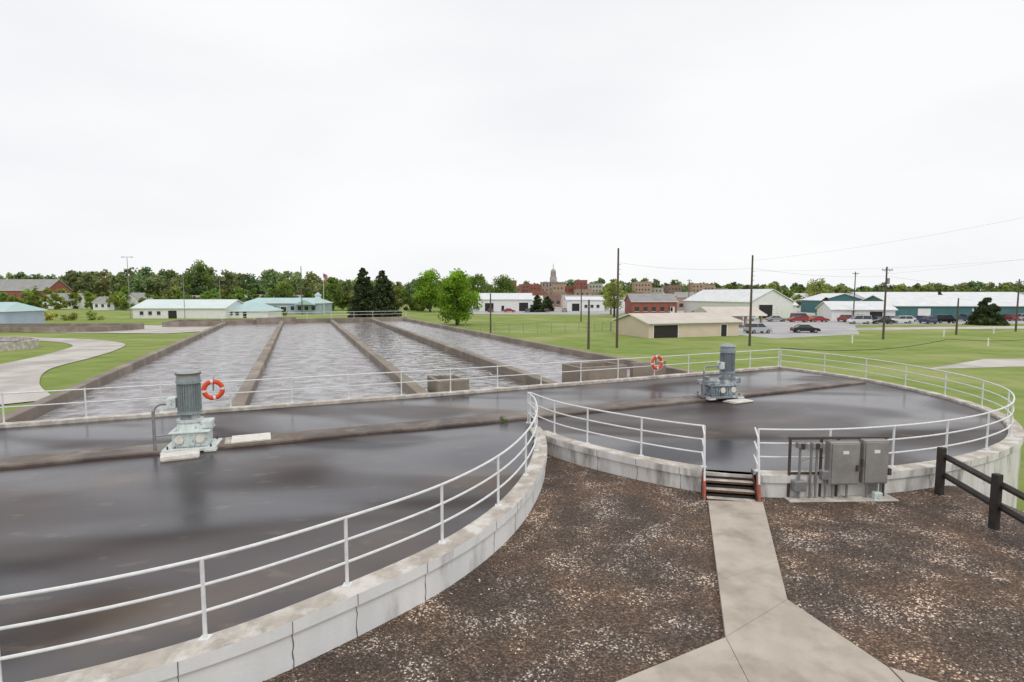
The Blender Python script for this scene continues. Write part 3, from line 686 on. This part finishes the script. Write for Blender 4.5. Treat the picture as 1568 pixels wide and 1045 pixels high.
# ------------------------------------------------------------------ cars
def car(x,y,rot,color,kind='sedan'):
    m=mat('car_paint',color,tuple(c*.92 for c in color),1,rough=.25)
    o=Obj('parked_car',(x,y,GZ+.02),rot); hgt={'sedan':1.42,'suv':1.75,'van':1.95}[kind]
    if kind=='sedan': body=[(-2.25,.3),(-2.3,.6),(-2.2,.92),(-1.6,.98),(1.0,.98),(2.0,.82),(2.3,.62),(2.28,.3)]; gb=(-1.65,1.05); gt=(-1.0,.35)
    elif kind=='suv': body=[(-2.3,.35),(-2.35,.7),(-2.3,1.05),(-1.8,1.08),(1.1,1.08),(2.0,.98),(2.3,.72),(2.3,.35)]; gb=(-2.2,1.15); gt=(-1.95,.45)
    else: body=[(-2.4,.35),(-2.45,.7),(-2.4,1.05),(-1.8,1.08),(1.5,1.08),(2.2,.95),(2.4,.7),(2.4,.35)]; gb=(-2.35,1.75); gt=(-2.2,.9)
    n=len(body); w=.9; zt=body[3][1]
    vs=[(a,-w,b) for a,b in body]+[(a,w,b) for a,b in body]
    o.p('body',m,False,.06).add(vs,[tuple(range(n)),tuple(range(2*n-1,n-1,-1))]+[(i,i+n,(i+1)%n+n,(i+1)%n) for i in range(n)])
    wt=.68
    g=[(gb[0],-.82,zt),(gb[1],-.82,zt),(gb[1],.82,zt),(gb[0],.82,zt),(gt[0],-wt,hgt-.05),(gt[1],-wt,hgt-.05),(gt[1],wt,hgt-.05),(gt[0],wt,hgt-.05)]
    o.poly('glass',m_glass,g,[(0,1,5,4),(1,2,6,5),(2,3,7,6),(3,0,4,7)])
    o.box('roof',m,((gt[0]+gt[1])/2,0,hgt-.02),(gt[1]-gt[0]+.1,wt*2+.06,.07),bevel=.02)
    for s in (-1,1):
        for f in (0,.5,1):
            xb=gb[0]+(gb[1]-gb[0])*f; xt=gt[0]+(gt[1]-gt[0])*f; o.cyl('pillars',m,(xb,s*.825,zt),(xt,s*(wt+.01),hgt-.04),.04,5)
        for wx in (-1.45,1.45):
            o.cyl('tyres',m_wire,(wx,s*.70,.33),(wx,s*.92,.33),.33,18); o.cyl('hubs',m_steel,(wx,s*.92,.33),(wx,s*.935,.33),.19,12)
        o.box('headlights',m_white,(2.27,s*.65,.66),(.08,.35,.12)); o.box('taillights',m_orange,(-2.29,s*.68,.75),(.06,.3,.14))
    o.box('bumpers',m_dsteel,(2.3,0,.38),(.08,1.7,.16)); o.box('bumpers',m_dsteel,(-2.3,0,.38),(.08,1.7,.16)); o.done()
car(52.4,101.5,-.1,(.02,.02,.025)); car(43.3,100,.25,(.45,.46,.47),'suv')
cols=[(.35,.03,.03),(.4,.03,.04),(.7,.7,.7),(.03,.03,.035),(.3,.31,.32),(.7,.7,.69),(.05,.07,.15),(.4,.03,.03),(.02,.02,.02),(.6,.6,.6)]
cp_=[(70,139),(75.5,140),(80,131),(85,130.5),(66,142),(91,133),(96.5,132),(74,146),(102,134),(60,146)]
for i,(x,y) in enumerate(cp_): car(x,y,random.choice([.1,1.4,-.1,3.0]),cols[i],random.choice(['sedan','suv','van']))
for i in range(14): car(82+i*4.1+random.uniform(-.5,.5),140.5+i*.5,random.choice([1.45,1.6]),random.choice(cols),random.choice(['sedan','suv','sedan']))
for i in range(16): car(60+i*8+random.uniform(-2,2),random.uniform(180,192),random.choice([1.5,.1,1.6]),random.choice(cols),random.choice(['sedan','suv']))
for i in range(5): car(-8+i*7,215+random.uniform(-2,2),random.choice([1.5,.1]),random.choice(cols),'sedan')

# ------------------------------------------------------------------ trees
def leaves(centers,rad,n,size,bright,flat_=1.0):
    k=len(centers); d=rng.normal(size=(k,n,3)); d/=np.linalg.norm(d,axis=2,keepdims=True)
    r=rng.random((k,n,1))**.45; P=centers[:,None,:]+d*r*rad[:,None,None]*np.array([1,1,flat_])
    P=P.reshape(-1,3); m=len(P); a=rng.normal(size=(m,3)); a/=np.linalg.norm(a,axis=1,keepdims=True)
    b=rng.normal(size=(m,3)); b-=a*(a*b).sum(1,keepdims=True); b/=np.linalg.norm(b,axis=1,keepdims=True)
    s=size*rng.uniform(.6,1.3,(m,1)); a*=s; b*=s*.7
    V=np.stack([P-a,P-b*.9,P+a,P+b],1).reshape(-1,3); F=np.arange(m*4).reshape(-1,4)
    br=np.repeat(bright,n)*rng.uniform(.75,1.25,m)
    C=np.repeat(np.stack([br*rng.uniform(.9,1.15,m),br,br*.9],1),4,0)
    return V,F,C
def crown(x,y,z0,h,w,k,n,size,flat_=.8):
    c=[];r=[];b=[]
    for i in range(k):
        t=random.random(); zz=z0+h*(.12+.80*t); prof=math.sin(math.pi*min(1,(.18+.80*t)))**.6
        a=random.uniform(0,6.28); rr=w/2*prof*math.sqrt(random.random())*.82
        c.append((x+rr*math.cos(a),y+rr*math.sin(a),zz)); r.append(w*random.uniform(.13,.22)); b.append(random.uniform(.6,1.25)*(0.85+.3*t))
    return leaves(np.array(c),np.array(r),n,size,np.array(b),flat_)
def trunkmesh(par,o,part):
    Pt=o.parts[part][0]; me=bpy.data.meshes.new('trunk'); me.from_pydata(Pt.v,[],Pt.f); me.materials.append(m_bark); q=bpy.data.objects.new('trunk_and_limbs',me); COL.objects.link(q); q.parent=par
def tree(name,x,y,h,w,m,k=40,n=90,size=.28,z0f=.15):
    z=float(H(x,y)); par=bpy.data.objects.new(name,None); COL.objects.link(par); par.location=(x,y,z)
    V,F,C=crown(0,0,h*z0f,h*(1-z0f)*.98,w,k,n,size); fast_mesh('crown',V,F,m,C,parent=par)
    o=Obj('t')
    o.cyl('trunk',m_bark,(0,0,-.3),(0,0,h*.45),h*.025+.08,9,h*.015+.03)
    for i in range(9):
        a=i*2.4; z1=h*(.2+.04*i); L=w*.33; o.cyl('trunk',m_bark,(0,0,z1),(L*math.cos(a),L*math.sin(a),z1+h*.22),h*.010+.03,6,.03)
    o.cyl('trunk',m_bark,(0,0,h*.45),(.2,.1,h*.85),h*.015+.03,7,.03)
    trunkmesh(par,o,'trunk')
def conifer(x,y,h,w,n=7000,size=.30):
    z=float(H(x,y)); par=bpy.data.objects.new('spruce_tree',None); COL.objects.link(par); par.location=(x,y,z)
    c=[];r=[];b=[]; L=int(h*2.2)
    for i in range(L):
        t=i/L; R=w/2*(1-t)**.65; m=max(3,int(14*(1-t)+3))
        for j in range(m):
            a=random.uniform(0,6.28); q=R*random.uniform(.35,.95)
            c.append((q*math.cos(a),q*math.sin(a),h*(.05+.93*t)-q*.18)); r.append(.25+R*.22); b.append(random.uniform(.6,1.4))
    V,F,C=leaves(np.array(c),np.array(r),max(12,n//len(c)),size,np.array(b),.6); fast_mesh('needles',V,F,m_con,C,parent=par)
    o=Obj('x'); o.cyl('t',m_bark,(0,0,-.3),(0,0,h*.97),.22,8,.03); trunkmesh(par,o,'t')
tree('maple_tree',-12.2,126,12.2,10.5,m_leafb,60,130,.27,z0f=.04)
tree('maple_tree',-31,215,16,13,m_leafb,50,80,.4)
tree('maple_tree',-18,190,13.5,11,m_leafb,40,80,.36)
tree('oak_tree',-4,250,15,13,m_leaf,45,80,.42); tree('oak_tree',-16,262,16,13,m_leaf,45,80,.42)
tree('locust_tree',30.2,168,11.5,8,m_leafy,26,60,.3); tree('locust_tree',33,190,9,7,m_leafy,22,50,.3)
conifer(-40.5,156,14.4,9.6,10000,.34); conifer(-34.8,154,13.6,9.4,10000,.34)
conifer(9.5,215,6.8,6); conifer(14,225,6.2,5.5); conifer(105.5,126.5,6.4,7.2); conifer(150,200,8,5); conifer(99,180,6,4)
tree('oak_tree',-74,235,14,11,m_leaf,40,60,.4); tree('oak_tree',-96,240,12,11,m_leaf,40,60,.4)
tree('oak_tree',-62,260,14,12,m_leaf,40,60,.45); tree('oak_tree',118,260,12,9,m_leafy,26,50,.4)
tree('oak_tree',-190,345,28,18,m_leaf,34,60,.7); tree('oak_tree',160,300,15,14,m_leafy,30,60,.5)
def mass(name,items,m):
    Vs=[];Fs=[];Cs=[];o=0
    for (x,y,h,w,k,n,s) in items:
        V,F,C=crown(x,y,GZ-.5,h,w,k,n,s,.85); tint=rng.uniform(.72,1.3); C=C*np.array([tint*rng.uniform(.85,1.25),tint,tint*.9])
        Vs.append(V);Fs.append(F+o);Cs.append(C);o+=len(V)
    fast_mesh(name,np.concatenate(Vs),np.concatenate(Fs),m,np.concatenate(Cs))
it=[]
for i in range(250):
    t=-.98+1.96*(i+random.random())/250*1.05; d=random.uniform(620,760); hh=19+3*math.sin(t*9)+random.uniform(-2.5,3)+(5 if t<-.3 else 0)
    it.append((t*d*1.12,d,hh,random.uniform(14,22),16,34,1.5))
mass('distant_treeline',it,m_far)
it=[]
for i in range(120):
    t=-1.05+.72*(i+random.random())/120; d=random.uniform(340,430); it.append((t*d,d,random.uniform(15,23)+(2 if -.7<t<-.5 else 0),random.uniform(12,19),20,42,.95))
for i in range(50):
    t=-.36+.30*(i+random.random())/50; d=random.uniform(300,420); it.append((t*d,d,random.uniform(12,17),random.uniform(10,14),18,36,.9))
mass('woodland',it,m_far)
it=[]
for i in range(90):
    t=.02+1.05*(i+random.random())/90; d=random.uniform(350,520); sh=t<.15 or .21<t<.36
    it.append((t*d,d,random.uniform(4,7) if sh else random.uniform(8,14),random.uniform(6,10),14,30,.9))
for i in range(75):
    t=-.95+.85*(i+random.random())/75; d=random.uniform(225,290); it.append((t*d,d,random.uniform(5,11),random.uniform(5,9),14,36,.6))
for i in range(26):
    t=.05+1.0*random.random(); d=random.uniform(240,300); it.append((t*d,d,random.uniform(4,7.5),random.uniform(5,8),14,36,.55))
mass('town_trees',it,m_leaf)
it=[(-100+i*4.2+random.uniform(-1,1),176+random.uniform(-2,2),random.uniform(1.5,2.6),3.5,8,30,.3) for i in range(8)]
it+=[(-135+i*5,150+random.uniform(-3,3),random.uniform(1.5,3),4.5,8,30,.35) for i in range(6)]
mass('shrubs',it,m_leafy)
V,F,C=leaves(np.array([(-.35,19.9,.62),(-.2,19.7,.6),(.65,17.2,.62)]),np.array([.10,.08,.05]),30,.035,np.array([.6,.7,.7])); fast_mesh('weeds',V,F,m_leafb,C)

# ------------------------------------------------------------------ world, sun, camera
w=bpy.data.worlds.new('World'); S.world=w; w.use_nodes=True; nt=w.node_tree; bg=nt.nodes['Background']
SE,SR=math.radians(55),math.radians(155)
sky=nn(nt,'ShaderNodeTexSky',sky_type='NISHITA'); sky.sun_disc=False; sky.sun_elevation=SE; sky.sun_rotation=SR
tc=nn(nt,'ShaderNodeTexCoord'); mp=nn(nt,'ShaderNodeMapping'); mp.inputs['Scale'].default_value=(1,1,3.5); nt.links.new(tc.outputs['Generated'],mp.inputs[0])
no=nn(nt,'ShaderNodeTexNoise'); no.inputs['Scale'].default_value=1.4; no.inputs['Detail'].default_value=4; no.inputs['Roughness'].default_value=.45; nt.links.new(mp.outputs[0],no.inputs['Vector'])
cr=nn(nt,'ShaderNodeValToRGB'); cr.color_ramp.elements[0].position=.35; cr.color_ramp.elements[0].color=(8.8,8.9,9.2,1); cr.color_ramp.elements[1].position=.62; cr.color_ramp.elements[1].color=(9.95,9.97,10.05,1)
nt.links.new(no.outputs['Fac'],cr.inputs[0])
mx=nn(nt,'ShaderNodeMix',data_type='RGBA'); mx.inputs[0].default_value=.97; nt.links.new(sky.outputs[0],mx.inputs[6]); nt.links.new(cr.outputs[0],mx.inputs[7])
nt.links.new(mx.outputs[2],bg.inputs[0]); bg.inputs[1].default_value=.1
L=bpy.data.lights.new('sun','SUN'); L.energy=1.0; L.angle=math.radians(25); L.color=(1,.97,.93); lo=bpy.data.objects.new('sun',L); COL.objects.link(lo)
lo.rotation_euler=(math.radians(35),0,math.radians(25))
cam=bpy.data.cameras.new('camera'); co=bpy.data.objects.new('camera',cam); COL.objects.link(co); S.camera=co
cam.sensor_width=36; cam.lens=20; cam.clip_end=8000; co.location=(0,0,5.05); co.rotation_euler=(math.radians(90-4.76),0,0)
S.view_settings.view_transform='Standard'; S.view_settings.look='None'; S.view_settings.exposure=0
